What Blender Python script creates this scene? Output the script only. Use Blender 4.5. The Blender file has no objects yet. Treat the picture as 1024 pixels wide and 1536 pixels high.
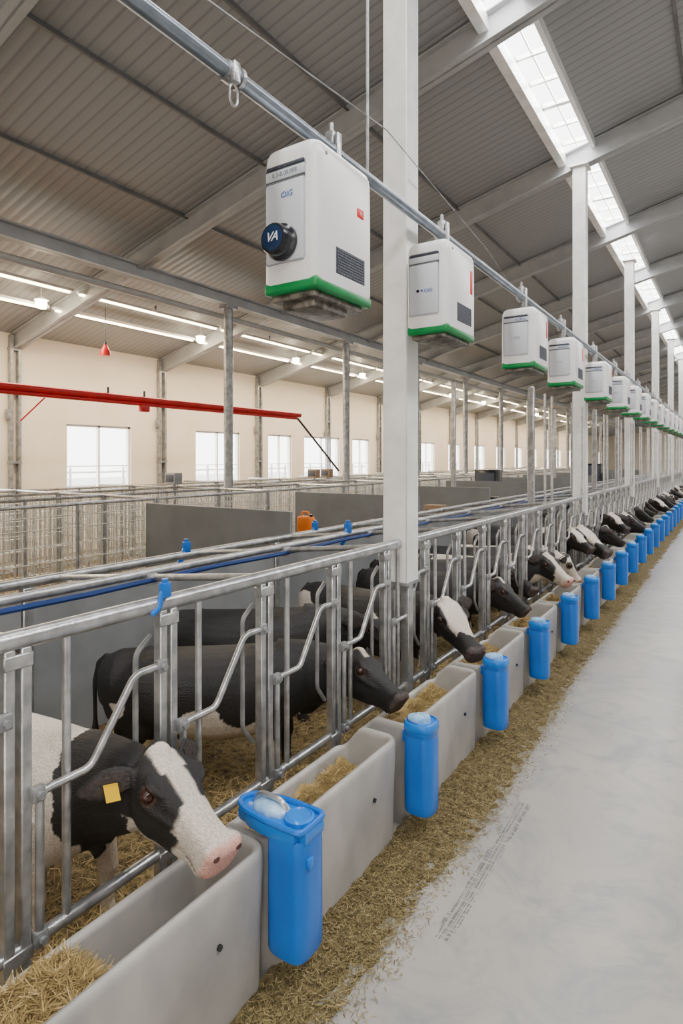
import bpy, bmesh, math, random
from mathutils import Vector, Matrix, noise
random.seed(7)
C = bpy.context.scene.collection
def P(l,t,z): return Vector((-l,t,z))
# ------------------------------------------------------------------ materials
def M(name,col,rough=.5,metal=0.0,col2=None,nscale=6.0,bump=0.0,bscale=40.0,spec=.5,detail=4,stretch=None,lo=.35,hi=.65):
    m=bpy.data.materials.new(name); m.use_nodes=True
    nt=m.node_tree; b=nt.nodes['Principled BSDF']
    b.inputs['Base Color'].default_value=(*col,1); b.inputs['Roughness'].default_value=rough
    b.inputs['Metallic'].default_value=metal
    b.inputs['Specular IOR Level'].default_value=spec
    tc=nt.nodes.new('ShaderNodeTexCoord'); vec=tc.outputs['Object']
    if stretch:
        mp=nt.nodes.new('ShaderNodeMapping'); mp.inputs['Scale'].default_value=stretch
        nt.links.new(vec,mp.inputs['Vector']); vec=mp.outputs['Vector']
    if col2 is None: col2=tuple(c*.82 for c in col)
    n=nt.nodes.new('ShaderNodeTexNoise'); n.inputs['Scale'].default_value=nscale; n.inputs['Detail'].default_value=detail
    nt.links.new(vec,n.inputs['Vector'])
    r=nt.nodes.new('ShaderNodeValToRGB'); r.color_ramp.elements[0].position=lo; r.color_ramp.elements[1].position=hi
    r.color_ramp.elements[0].color=(*col2,1); r.color_ramp.elements[1].color=(*col,1)
    nt.links.new(n.outputs['Fac'],r.inputs['Fac']); nt.links.new(r.outputs['Color'],b.inputs['Base Color'])
    if bump>0:
        n2=nt.nodes.new('ShaderNodeTexNoise'); n2.inputs['Scale'].default_value=bscale; n2.inputs['Detail'].default_value=5
        nt.links.new(vec,n2.inputs['Vector'])
        bp=nt.nodes.new('ShaderNodeBump'); bp.inputs['Strength'].default_value=bump; bp.inputs['Distance'].default_value=.02
        nt.links.new(n2.outputs['Fac'],bp.inputs['Height']); nt.links.new(bp.outputs['Normal'],b.inputs['Normal'])
    return m
def EM(name,col,s):
    m=bpy.data.materials.new(name); m.use_nodes=True; b=m.node_tree.nodes['Principled BSDF']
    b.inputs['Base Color'].default_value=(*col,1); b.inputs['Emission Color'].default_value=(*col,1); b.inputs['Emission Strength'].default_value=s
    return m
m_galv=M('galvanised_steel',(.60,.61,.625),.28,.75,(.36,.37,.385),14,.12,60)
m_galv2=M('dull_galvanised',(.43,.44,.45),.4,.55,(.24,.25,.265),10,.1,50)
m_wire=M('bright_wire',(.68,.69,.69),.4,.4,(.45,.46,.46),10)
m_col=M('white_painted_steel',(.92,.92,.91),.4,0,(.78,.78,.77),5,.05,30)
m_beam=M('grey_painted_beam',(.46,.475,.49),.45,0,(.38,.39,.41),3)
m_purl=M('dark_purlin',(.17,.17,.175),.6,0,(.12,.12,.125),3)
m_pipe=M('grey_pipe',(.27,.31,.37),.28,.6,(.19,.23,.28),8)
m_wallm=M('cream_wall',(.90,.81,.68),.7,0,(.86,.76,.63),1.2,.05,20)
m_conc=M('trough_concrete',(.42,.405,.38),.45,0,(.27,.262,.25),2.2,.05,35,detail=8,stretch=(1,1.6,1),lo=.3,hi=.62)
m_blue=M('blue_plastic',(.003,.15,.62),.28,0,(.002,.12,.52),4)
m_blue2=M('bright_blue_lid',(.006,.20,.72),.2,0,(.005,.16,.62),4)
m_clear=M('pale_clear_plastic',(.45,.66,.88),.06,0,(.16,.42,.75),22,.2,30)
m_white=M('white_casing',(.90,.905,.92),.26,0,(.86,.87,.89),2)
m_white2=M('pale_panel',(.62,.66,.72),.3,0,(.58,.62,.68),2)
m_green=M('green_trim',(.002,.27,.07),.35,0,(.002,.21,.055),5)
m_dark=M('dark_plastic',(.014,.017,.026),.22,0,(.008,.009,.015),8)
m_grill=M('grille_grey',(.06,.07,.10),.5,0,(.025,.03,.05),90,.3,90)
m_line=M('panel_gap_grey',(.10,.12,.15),.5)
m_tray=M('steel_tray',(.24,.225,.20),.45,.4,(.05,.045,.038),22,.3,50)
m_red=M('red_paint',(.62,.006,.010),.35,0,(.5,.006,.008),6)
m_redlogo=M('red_mark',(.8,.006,.012),.4)
m_bluelogo=M('blue_print',(.05,.14,.50),.5)
m_whitelogo=M('white_print',(.85,.88,.92),.5)
m_greylogo=M('grey_print',(.28,.33,.40),.5)
m_panel=M('grey_partition',(.20,.215,.23),.42,.1,(.16,.172,.184),2,.04,20)
m_panel2=M('light_partition',(.30,.312,.325),.42,.1,(.22,.232,.243),2,.04,20)
m_orange=M('orange_plastic',(.85,.20,.005),.4)
m_yellow=M('yellow_tag',(.90,.56,.005),.4)
m_eye=M('eye_dark',(.035,.012,.008),.03)
m_ear=M('inner_ear_hair',(.045,.032,.028),.8,0,(.016,.011,.010),60,.5,80)
m_nos=M('nostril_dark',(.08,.02,.02),.5)
m_hose=M('blue_hose',(.006,.035,.17),.35)
m_bed=M('straw_bedding',(.33,.235,.105),.9,0,(.085,.057,.025),22,.9,70,detail=10)
m_feed=M('spilled_feed',(.225,.17,.072),.95,0,(.07,.052,.022),38,.9,90,detail=10)
m_black=M('black_cable',(.04,.04,.045),.5)
m_tan=M('tan_box',(.30,.20,.12),.6)
m_led=EM('led_tube',(1,.80,.50),18)
m_bulb=EM('lamp_glow',(1,.84,.58),90)
def straw_mat(name,cols):
    m=bpy.data.materials.new(name); m.use_nodes=True; nt=m.node_tree; b=nt.nodes['Principled BSDF']
    g=nt.nodes.new('ShaderNodeNewGeometry'); r=nt.nodes.new('ShaderNodeValToRGB')
    e=r.color_ramp.elements; e[0].color=(*cols[0],1); e[1].color=(*cols[-1],1)
    for i,c in enumerate(cols[1:-1]):
        k=e.new((i+1)/(len(cols)-1)); k.color=(*c,1)
    nt.links.new(g.outputs['Random Per Island'],r.inputs['Fac']); nt.links.new(r.outputs['Color'],b.inputs['Base Color'])
    b.inputs['Roughness'].default_value=.8
    return m
m_straw=straw_mat('straw_strands',[(.13,.085,.028),(.42,.29,.11),(.25,.18,.062),(.62,.46,.22)])
m_chip=straw_mat('feed_chips',[(.07,.054,.02),(.26,.20,.08),(.16,.125,.048),(.42,.32,.15)])
def mathn(nt):
    def math_(op,a,b_=None):
        n=nt.nodes.new('ShaderNodeMath'); n.operation=op
        for i,v in enumerate((a,b_)):
            if v is None: continue
            if isinstance(v,(int,float)): n.inputs[i].default_value=v
            else: nt.links.new(v,n.inputs[i])
        return n.outputs[0]
    return math_
def floor_mat():
    m=M('pale_concrete_floor',(.385,.36,.325),.30,0,(.30,.288,.268),.9,.04,25,detail=9,lo=.32,hi=.68)
    nt=m.node_tree; b=nt.nodes['Principled BSDF']; math_=mathn(nt)
    tc=nt.nodes.new('ShaderNodeTexCoord'); sp=nt.nodes.new('ShaderNodeSeparateXYZ'); nt.links.new(tc.outputs['Object'],sp.inputs[0])
    def nz(scale,detail=5):
        mp=nt.nodes.new('ShaderNodeMapping'); mp.inputs['Scale'].default_value=scale; nt.links.new(tc.outputs['Object'],mp.inputs[0])
        n=nt.nodes.new('ShaderNodeTexNoise'); n.inputs['Scale'].default_value=1.0; n.inputs['Detail'].default_value=detail; nt.links.new(mp.outputs[0],n.inputs['Vector']); return n.outputs['Fac']
    dx=math_('ABSOLUTE',math_('ADD',sp.outputs['X'],1.065)); inx=math_('LESS_THAN',math_('ADD',dx,math_('MULTIPLY',nz((5,7,1)),.05)),.062)
    dy=math_('ABSOLUTE',math_('SUBTRACT',sp.outputs['Y'],3.05)); iny=math_('LESS_THAN',dy,.62)
    th=math_('MULTIPLY',math_('GREATER_THAN',nz((150,2.2,1),2),.50),math_('GREATER_THAN',nz((14,60,1)),.45))
    f=math_('MULTIPLY',math_('MULTIPLY',inx,iny),math_('MULTIPLY',th,.7))
    n3=nt.nodes.new('ShaderNodeTexNoise'); n3.inputs['Scale'].default_value=2.0; n3.inputs['Detail'].default_value=10; n3.inputs['Roughness'].default_value=.72; n3.inputs['Distortion'].default_value=1.5
    nt.links.new(tc.outputs['Object'],n3.inputs['Vector'])
    st=nt.nodes.new('ShaderNodeMapRange'); st.inputs['From Min'].default_value=.46; st.inputs['From Max'].default_value=.70; nt.links.new(n3.outputs['Fac'],st.inputs['Value'])
    src=b.inputs['Base Color'].links[0].from_socket
    m1=nt.nodes.new('ShaderNodeMix'); m1.data_type='RGBA'; nt.links.new(math_('MULTIPLY',st.outputs[0],.85),m1.inputs['Factor']); nt.links.new(src,m1.inputs[6]); m1.inputs[7].default_value=(.19,.20,.215,1)
    mx=nt.nodes.new('ShaderNodeMix'); mx.data_type='RGBA'
    nt.links.new(f,mx.inputs['Factor']); nt.links.new(m1.outputs[2],mx.inputs[6]); mx.inputs[7].default_value=(.06,.06,.06,1)
    nt.links.new(mx.outputs[2],b.inputs['Base Color'])
    return m
m_floor=floor_mat()
def ceil_mat():
    m=bpy.data.materials.new('ribbed_metal_ceiling'); m.use_nodes=True; nt=m.node_tree; b=nt.nodes['Principled BSDF']
    b.inputs['Roughness'].default_value=.45
    tc=nt.nodes.new('ShaderNodeTexCoord'); w=nt.nodes.new('ShaderNodeTexWave'); w.wave_type='BANDS'; w.bands_direction='Y'; w.inputs['Scale'].default_value=2.1
    nt.links.new(tc.outputs['Object'],w.inputs['Vector'])
    r=nt.nodes.new('ShaderNodeValToRGB'); r.color_ramp.elements[0].color=(.245,.25,.258,1); r.color_ramp.elements[0].position=0.0
    r.color_ramp.elements[1].color=(.335,.342,.352,1); r.color_ramp.elements[1].position=.2
    nt.links.new(w.outputs['Fac'],r.inputs['Fac']); nt.links.new(r.outputs['Color'],b.inputs['Base Color'])
    bp=nt.nodes.new('ShaderNodeBump'); bp.inputs['Strength'].default_value=.25; bp.inputs['Distance'].default_value=.02
    nt.links.new(w.outputs['Fac'],bp.inputs['Height']); nt.links.new(bp.outputs['Normal'],b.inputs['Normal'])
    return m
m_ceil=ceil_mat()
def cow_mat():
    m=bpy.data.materials.new('cow_coat'); m.use_nodes=True; nt=m.node_tree; b=nt.nodes['Principled BSDF']
    a=nt.nodes.new('ShaderNodeAttribute'); a.attribute_name='Coat'
    tc=nt.nodes.new('ShaderNodeTexCoord'); 
    mp=nt.nodes.new('ShaderNodeMapping'); mp.inputs['Scale'].default_value=(55,190,190); nt.links.new(tc.outputs['Object'],mp.inputs[0])
    n=nt.nodes.new('ShaderNodeTexNoise'); n.inputs['Scale'].default_value=1.0; n.inputs['Detail'].default_value=6
    nt.links.new(mp.outputs[0],n.inputs['Vector'])
    mr=nt.nodes.new('ShaderNodeMapRange'); mr.inputs['From Min'].default_value=.3; mr.inputs['From Max'].default_value=.7; mr.inputs['To Min'].default_value=.6; mr.inputs['To Max'].default_value=1.12
    nt.links.new(n.outputs['Fac'],mr.inputs['Value'])
    vm=nt.nodes.new('ShaderNodeVectorMath'); vm.operation='SCALE'; nt.links.new(a.outputs['Color'],vm.inputs[0]); nt.links.new(mr.outputs[0],vm.inputs['Scale'])
    nt.links.new(vm.outputs[0],b.inputs['Base Color']); b.inputs['Roughness'].default_value=.62
    bp=nt.nodes.new('ShaderNodeBump'); bp.inputs['Strength'].default_value=.7; bp.inputs['Distance'].default_value=.008
    nt.links.new(n.outputs['Fac'],bp.inputs['Height']); nt.links.new(bp.outputs['Normal'],b.inputs['Normal'])
    return m
m_cow=cow_mat()
# ------------------------------------------------------------------ mesh helpers
def box(bm,lo,hi,bev=0,seg=2):
    lo=Vector(lo);hi=Vector(hi)
    g=bmesh.ops.create_cube(bm,size=1.0)
    c=(lo+hi)/2; s=Vector((abs(hi.x-lo.x),abs(hi.y-lo.y),abs(hi.z-lo.z)))
    for v in g['verts']: v.co=Vector((v.co.x*s.x,v.co.y*s.y,v.co.z*s.z))+c
    if bev>0:
        es=list({e for v in g['verts'] for e in v.link_edges})
        bmesh.ops.bevel(bm,geom=es,offset=bev,segments=seg,profile=.5,affect='EDGES')
def fillet(pts,r,n=4):
    pts=[Vector(p) for p in pts]; out=[pts[0]]
    for i in range(1,len(pts)-1):
        a=pts[i-1]-pts[i]; b=pts[i+1]-pts[i]
        rr=min(r,a.length*.45,b.length*.45)
        p0=pts[i]+a.normalized()*rr; p1=pts[i]+b.normalized()*rr
        for k in range(n+1):
            u=k/n; out.append(p0*(1-u)**2+pts[i]*2*u*(1-u)+p1*u*u)
    out.append(pts[-1]); return out
def tube(bm,pts,r,seg=8,rad=None):
    pts=[Vector(p) for p in pts]
    n=len(pts); rings=[]; up=None
    for i in range(n):
        if i==0: t=(pts[1]-pts[0])
        elif i==n-1: t=pts[-1]-pts[-2]
        else: t=(pts[i+1]-pts[i]).normalized()+(pts[i]-pts[i-1]).normalized()
        t.normalize()
        if up is None:
            up=Vector((0,0,1)) if abs(t.z)<.9 else Vector((1,0,0))
        s=t.cross(up).normalized(); up=s.cross(t).normalized()
        rr=rad[i] if rad else r
        rings.append([bm.verts.new(pts[i]+(s*math.cos(2*math.pi*k/seg)+up*math.sin(2*math.pi*k/seg))*rr) for k in range(seg)])
    for i in range(n-1):
        for k in range(seg):
            bm.faces.new((rings[i][k],rings[i][(k+1)%seg],rings[i+1][(k+1)%seg],rings[i+1][k]))
    bm.faces.new(rings[0][::-1]); bm.faces.new(rings[-1])
def lathe(bm,prof,seg=24,c=(0,0),power=2.0):
    rings=[]
    for r,z in prof:
        ring=[]
        for k in range(seg):
            a=2*math.pi*k/seg; ca,sa=math.cos(a),math.sin(a)
            q=(abs(ca)**power+abs(sa)**power)**(-1/power)
            ring.append(bm.verts.new((c[0]+r*q*ca,c[1]+r*q*sa,z)))
        rings.append(ring)
    for i in range(len(rings)-1):
        for k in range(seg):
            bm.faces.new((rings[i][k],rings[i][(k+1)%seg],rings[i+1][(k+1)%seg],rings[i+1][k]))
    bm.faces.new(rings[0][::-1]); bm.faces.new(rings[-1])
def sphere(bm,c,r,sc=(1,1,1),u=14,v=9):
    g=bmesh.ops.create_uvsphere(bm,u_segments=u,v_segments=v,radius=r)
    for w in g['verts']: w.co=Vector((w.co.x*sc[0],w.co.y*sc[1],w.co.z*sc[2]))+Vector(c)
def cyl(bm,p0,p1,r,seg=20): tube(bm,[p0,p1],r,seg)
def mesh_of(bm,name,mat,smooth=False,angle=40):
    bmesh.ops.recalc_face_normals(bm,faces=bm.faces)
    me=bpy.data.meshes.new(name); bm.to_mesh(me); bm.free()
    me.materials.append(mat)
    if smooth:
        for p in me.polygons: p.use_smooth=True
        try: me.set_sharp_from_angle(angle=math.radians(angle))
        except Exception: pass
    return me
def ob(name,me,loc=(0,0,0),parent=None,label=None,cat=None,group=None,kind=None,rot=(0,0,0)):
    o=bpy.data.objects.new(name,me); C.objects.link(o); o.location=loc; o.rotation_euler=rot
    if parent: o.parent=parent
    if label: o['label']=label
    if cat: o['category']=cat
    if group: o['group']=group
    if kind: o['kind']=kind
    return o
def build(name,mat,fn,smooth=True,**k):
    bm=bmesh.new(); fn(bm); return ob(name,mesh_of(bm,name,mat,smooth),**k)
def empty(name,loc,label,cat,group=None,rot=(0,0,0)):
    o=ob(name,None,loc,None,label,cat,group,None,rot); o.empty_display_size=.1; return o
def copy_thing(root,loc,rot=None,parent=None,scale=None):
    o=root.copy(); C.objects.link(o)
    if parent is None:
        o.location=loc
        if rot is not None: o.rotation_euler=rot
        if scale: o.scale=(scale,)*3
    else: o.parent=parent
    for ch in list(root.children): copy_thing(ch,None,parent=o)
    return o
def text_me(body,size,mat,ex=.001,shear=0,space=1):
    cu=bpy.data.curves.new('t','FONT'); cu.body=body; cu.size=size; cu.extrude=ex; cu.align_x='CENTER'; cu.align_y='CENTER'; cu.shear=shear; cu.space_character=space
    o=bpy.data.objects.new('t',cu); C.objects.link(o); dg=bpy.context.evaluated_depsgraph_get(); dg.update()
    me=bpy.data.meshes.new_from_object(o.evaluated_get(dg)); bpy.data.objects.remove(o)
    me.materials.clear(); me.materials.append(mat); return me
rad=math.radians
# ------------------------------------------------------------------ room shell
T0,T1=-6.0,75.0; LW=12.3; LR=-18.3
def roof(l): return 7.725-.25*l if l>=-3 else 8.475-.25*(-3-l)
build('floor',m_floor,lambda bm: box(bm,(-LW-.2,T0,-.1),(-LR+.2,T1,0)),False,kind='structure')
SA,SB=2.32,1.93
def ceilf(bm):
    def strip(la,lb):
        vs=[P(la,T0,roof(la)),P(lb,T0,roof(lb)),P(lb,T1,roof(lb)),P(la,T1,roof(la))]
        top=[v+Vector((0,0,.06)) for v in vs]
        a=[bm.verts.new(v) for v in vs]; b=[bm.verts.new(v) for v in top]
        bm.faces.new(a); bm.faces.new(b[::-1])
        for i in range(4): bm.faces.new((a[i],a[(i+1)%4],b[(i+1)%4],b[i]))
    strip(12.5,SA); strip(SB,-2.0); strip(-4.0,-18.5)
build('ceiling',m_ceil,ceilf,False,kind='structure')
wins=[(3.9,5.6),(7.75,9.45),(11.55,13.3),(14.6,15.8),(16.5,18.7),(19.6,20.9),(22.4,23.7),(25.5,27.2),(28.9,30.5)]
t=32.6
while t<72: wins.append((t,t+1.7)); t+=3.75
WZ0,WZ1=1.37,2.87
def wallleft(bm):
    box(bm,(-LW-.2,T0,0),(-LW,T1,WZ0)); box(bm,(-LW-.2,T0,WZ1),(-LW,T1,4.72))
    prev=T0
    for a,b in wins+[(T1,T1)]:
        if a>prev: box(bm,(-LW-.2,prev,WZ0),(-LW,a,WZ1))
        prev=b
build('wall_left',m_wallm,wallleft,False,kind='structure')
build('wall_right',m_wallm,lambda bm: box(bm,(-LR,T0,0),(-LR+.2,T1,4.7)),False,kind='structure')
def endwall(t):
    def f(bm):
        pts=[P(12.5,t,0),P(12.5,t,roof(12.5)),P(-3,t,roof(-3)),P(-18.5,t,roof(-18.5)),P(-18.5,t,0)]
        a=[bm.verts.new(p) for p in pts]; b=[bm.verts.new(p+Vector((0,.15,0))) for p in pts]
        bm.faces.new(a); bm.faces.new(b[::-1])
        for i in range(5): bm.faces.new((a[i],a[(i+1)%5],b[(i+1)%5],b[i]))
    return f
build('wall_far',m_wallm,endwall(T1),False,kind='structure')
build('wall_near',m_wallm,endwall(T0-.15),False,kind='structure')
for i,(a,b) in enumerate(wins):
    def wf(bm,a=a,b=b):
        x0,x1=-LW-.12,-LW-.05
        box(bm,(x0,a,WZ0),(x1,b,WZ0+.05)); box(bm,(x0,a,WZ1-.05),(x1,b,WZ1))
        box(bm,(x0,a,WZ0),(x1,a+.05,WZ1)); box(bm,(x0,b-.05,WZ0),(x1,b,WZ1))
        m=(a+b)/2; box(bm,(x0,m-.025,WZ0),(x1,m+.025,WZ1))
        box(bm,(x0+.02,a,WZ0+.55),(x1-.02,b,WZ0+.57))
        box(bm,(-LW-.05,a-.05,WZ0-.04),(-LW+.05,b+.05,WZ0))
    build('window_%d'%(i+1),m_white,wf,False,kind='structure')
yf=None
def yfence(bm):
    for z in (.5,.9,1.3,1.7): tube(bm,[(0,-1.8,z),(0,1.8,z)],.03,6)
    for y in (-1.8,-.9,0,.9): tube(bm,[(0,y,0),(0,y,1.85)],.04,6)
for i in range(12):
    loc=P(16.0,3+3.6*i,0)
    if yf is None: yf=build('yard_fence',m_wire,yfence,loc=loc,label='pale tubular yard fence outside the windows',cat='fence',group='yard fence sections')
    else: copy_thing(yf,loc)
build('yard_ground',m_floor,lambda bm: box(bm,(-60,T0,-.12),(-12.6,T1,-.02)),False,label='pale concrete yard outside the windows',cat='ground',kind='stuff')
# rafters
rts=[-.9,2.85]+[6.6+3.75*i for i in range(18)]
def rafter(bm):
    for la,lb in [(12.3,-3),(-3,-18.3)]:
        def sec(l): return roof(l)-.02
        d=.34
        def slab(y0,y1,za,zb):
            vs=[]
            for l in (la,lb):
                for y in (y0,y1):
                    for z in (za,zb): vs.append(bm.verts.new((-l,y,sec(l)-z)))
            a=vs
            for f in [(0,1,3,2),(4,6,7,5),(0,4,5,1),(2,3,7,6),(0,2,6,4),(1,5,7,3)]: bm.faces.new([a[k] for k in f])
        slab(-.09,.09,d-.02,d); slab(-.09,.09,0,.02); slab(-.012,.012,0,d)
r0=None
def wallpost(bm):
    for dy in (-.1,.06):
        box(bm,(-.14,dy-.03,0),(-.04,dy+.03,4.6))
    for z in (.6,2.0,3.4,4.3): box(bm,(-.15,-.14,z),(-.03,.1,z+.05))
    box(bm,(-.12,-.2,2.9),(-.02,-.14,3.1))
wp=None
for i,tt in enumerate(rts):
    if r0 is None: 
        r0=build('roof_rafter',m_beam,rafter,False,loc=(0,tt,0),label='grey steel roof rafter spanning the ribbed ceiling',cat='roof beam',group='roof rafters')
        wp=build('wall_post',m_galv2,wallpost,False,loc=(-LW+.16,tt,0),label='paired galvanised posts fixed to the cream wall',cat='post',group='wall posts')
    else:
        copy_thing(r0,(0,tt,0)); copy_thing(wp,(-LW+.16,tt,0))
def purlin(bm): box(bm,(-.018,T0,-.05),(.018,T1,0))
p0=None
for l in [11.0,9.0,7.2,5.6,4.2,.6,-1]:
    if p0 is None: p0=build('roof_purlin',m_purl,purlin,False,loc=(-l,0,roof(l)),label='thin dark steel purlin under the roof sheets',cat='roof beam',group='roof purlins')
    else: copy_thing(p0,(-l,0,roof(l)))
build('roof_beam',m_col,lambda bm: box(bm,(-SA-.12,T0,roof(SA)-.20),(-SA,T1,roof(SA)+.02)),False,label='pale steel trim beam along the skylight edge',cat='roof beam')
build('roof_beam',m_col,lambda bm: box(bm,(-SB,T0,roof(SB)-.12),(-SB+.06,T1,roof(SB)+.02)),False,label='pale steel trim beam along the skylight edge',cat='roof beam')
def crossb(bm):
    t=T0
    k=0
    while t<60:
        box(bm,(-SA,t,roof(2.1)-.02),(-SB,t+(.08 if k%3==0 else .03),roof(2.1)+.04)); t+=.62; k+=1
    box(bm,(-2.14,T0,roof(2.1)),(-2.125,60,roof(2.1)+.03))
build('trim_1',m_col,crossb,False,kind='structure')
build('eaves_beam',m_beam,lambda bm:(box(bm,(-8.45,T0,5.12),(-8.25,T1,5.15)),box(bm,(-8.36,T0,5.12),(-8.34,T1,5.32)),box(bm,(-8.45,T0,5.32),(-8.25,T1,5.35))),False,label='long grey steel beam carried by the barn posts',cat='roof beam')
build('conduit_pipe',m_beam,lambda bm: tube(bm,[P(8.7,T0,4.98),P(8.7,T1,4.98)],.06,10),label='long grey duct pipe below the roof',cat='pipe')
def bpost(bm):
    tube(bm,[(0,0,0),(0,0,5.12)],.09,16); box(bm,(-.15,-.15,0),(.15,.15,.03)); box(bm,(-.13,-.13,5.05),(.13,.13,5.12))
bp=None
for t in [8.7,13.0,17.1,21.2,25.3,29.4,33.5,37.6,41.7,46,50]:
    if bp is None: bp=build('barn_post',m_galv2,bpost,loc=P(8.35,t,0),label='round galvanised post holding the roof beam',cat='post',group='mid-barn posts')
    else: copy_thing(bp,P(8.35,t,0))
COLT=[4.03,10.35,15.9,21.6,27.2,32.8,38.5]
CTOP=roof(2.1)-.36
cc=empty('support_column',P(2.1,COLT[0],0),'tall white square steel column on galvanised base posts','column','white columns')
build('shaft',m_col,lambda bm: box(bm,(-.1,-.1,1.18),(.1,.1,CTOP),.008,1),parent=cc)
for dx in (-.062,.055): build('base_post',m_galv,lambda bm: box(bm,(dx-.032,-.04,0),(dx+.032,.04,1.19),.005,1),parent=cc)
build('top_plate',m_col,lambda bm: box(bm,(-.14,-.16,CTOP),(.14,.16,CTOP+.025)),parent=cc)
build('base_plate',m_galv2,lambda bm: box(bm,(-.15,-.12,0),(.15,.12,.02)),parent=cc)
build('collar',m_galv2,lambda bm: box(bm,(-.108,-.108,1.17),(.108,.108,1.19)),parent=cc)
for t in COLT[1:]: copy_thing(cc,P(2.1,t,0))
for l,t,h in [(2.33,4.55,4.0),(5.2,12.5,3.8),(2.6,9.3,3.2),(2.6,12.2,3.2),(2.6,14.3,3.2),(2.6,17.4,3.2),(2.6,19.5,3.2),(5.2,21.5,3.8),(5.2,30,3.8),(2.6,24.2,3.2)]:
    build('steel_post',m_galv,lambda bm,h=h:(box(bm,(-.045,-.045,0),(.045,.045,h),.006,1),box(bm,(-.08,-.08,0),(.08,.08,.02))),loc=P(l,t,0),label='slim galvanised square post standing in the pens',cat='post',group='slim pen posts')
# LED strips
def led(bm): box(bm,(-.03,-1.7,-.03),(.03,1.7,0))
def ledh(bm): box(bm,(-.05,-1.75,0),(.05,1.75,.05))
L0=None
for l in (9.9,10.65):
    for i in range(16):
        t=1.0+3.6*i; loc=P(l,t,roof(l)-.17)
        if L0 is None:
            L0=empty('strip_light',loc,'glowing warm white LED strip light under the roof','lamp','LED strip lights')
            build('lamp_tube',m_led,led,False,parent=L0); build('housing',m_col,ledh,False,parent=L0)
            build('bracket',m_galv2,lambda bm: box(bm,(-.01,-.02,.05),(.01,.02,.15)),False,parent=L0)
        else: copy_thing(L0,loc)
H0=None
for t in [6.0,9.8,13.4,17.0,20.8,24.5,28.5,33,38]:
    loc=P(10.28,t,4.85)
    if H0 is None:
        H0=empty('pendant_lamp',loc,'small glowing round lamp hung between the strip lights','lamp','round roof lamps')
        build('bulb',m_bulb,lambda bm: sphere(bm,(0,0,0),.095),parent=H0)
        build('lamp_shade',m_col,lambda bm: lathe(bm,[(.12,.06),(.06,.10),(.03,.12),(.008,.14),(.008,.29)],16),parent=H0)
    else: copy_thing(H0,loc)
# red pipes
pr=empty('red_pipe_run',P(9.5,0,3.2),'pair of long red pipes running through the barn','pipe')
build('pipe',m_red,lambda bm: tube(bm,[(0,-5.5,.035),(0,12.55,.035)],.06,12),parent=pr)
build('pipe',m_red,lambda bm: tube(bm,[(0,-5.5,-.055),(0,12.4,-.055)],.036,10),parent=pr)
for y in (4.5,6.8,7.6,9.9): build('hanger',m_black,lambda bm: tube(bm,[(0,y,.04),(0,y,.2)],.02,6),parent=pr)
build('valve',m_red,lambda bm: box(bm,(-.05,7.5,-.2),(.05,7.7,-.07),.02),parent=pr)
build('strut',m_black,lambda bm: tube(bm,[(0,12.45,-.05),(0,14.4,-1.45)],.028,8),parent=pr)
build('strut',m_red,lambda bm: tube(bm,[(0,5.6,-.1),(0,5.2,-.5)],.012,6),parent=pr)
rl=empty('alarm_bell',P(10,7.1,4.15),'small red bell shaped lamp hanging on a wire','alarm')
build('shade',m_red,lambda bm: lathe(bm,[(.1,-.1),(.1,-.02),(.05,.07),(.03,.12)],16),parent=rl)
build('cord',m_black,lambda bm: tube(bm,[(0,0,.12),(0,0,1.05)],.008,6),parent=rl)
build('cap',m_black,lambda bm: lathe(bm,[(.035,.12),(.03,.17)],10),parent=rl)
# ------------------------------------------------------------------ overhead feeder pipe
PL,PZ=1.9,3.836
build('overhead_pipe',m_pipe,lambda bm: tube(bm,[P(PL,T0+.3,PZ),P(PL,T1-.5,PZ)],.036,20),label='long grey steel pipe carrying the feed dispensers',cat='pipe')
fts=[2.27,3.80,5.93,7.7,9.9,11.9,13.6]+[15.3+1.7*i for i in range(14)]
Dp=.52
def fbody_(W,Hh):
  def fbody(bm):
    def ring(z,ins,r):
        out=[]; x0,x1,y0,y1=-W/2+ins,W/2-ins,0+ins,Dp-ins
        for cx,cy,a0 in ((x1-r,y1-r,0),(x0+r,y1-r,90),(x0+r,y0+r,180),(x1-r,y0+r,270)):
            for k in range(6):
                a=math.radians(a0+k*18); out.append(bm.verts.new((cx+r*math.cos(a),cy+r*math.sin(a),z)))
        return out
    zs=[(0,.004,.045),(.02,0,.045),(Hh*.6,0,.045),(Hh-.09,.0,.05),(Hh-.05,.003,.05),(Hh-.025,.012,.05),(Hh-.008,.03,.045),(Hh,.06,.03)]
    rs=[ring(*z) for z in zs]
    for i in range(len(rs)-1):
        n=len(rs[0])
        for k in range(n): bm.faces.new((rs[i][k],rs[i][(k+1)%n],rs[i+1][(k+1)%n],rs[i+1][k]))
    bm.faces.new(rs[0][::-1]); bm.faces.new(rs[-1])
  return fbody
def strands(bm,n,fn,l0,l1,w,tilt=.5):
    for _ in range(n):
        p,hz=fn()
        a=random.uniform(0,2*math.pi); el=random.uniform(-tilt*.3,tilt)
        d=Vector((math.cos(a)*math.cos(el),math.sin(a)*math.cos(el),math.sin(el)))*random.uniform(l0,l1)
        s=Vector((-math.sin(a),math.cos(a),random.uniform(-.6,.6))).normalized()*w
        q=p+d
        v=[bm.verts.new(x) for x in (p-s,p+s,q+s*.6,q-s*.6)]
        bm.faces.new(v)
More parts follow.
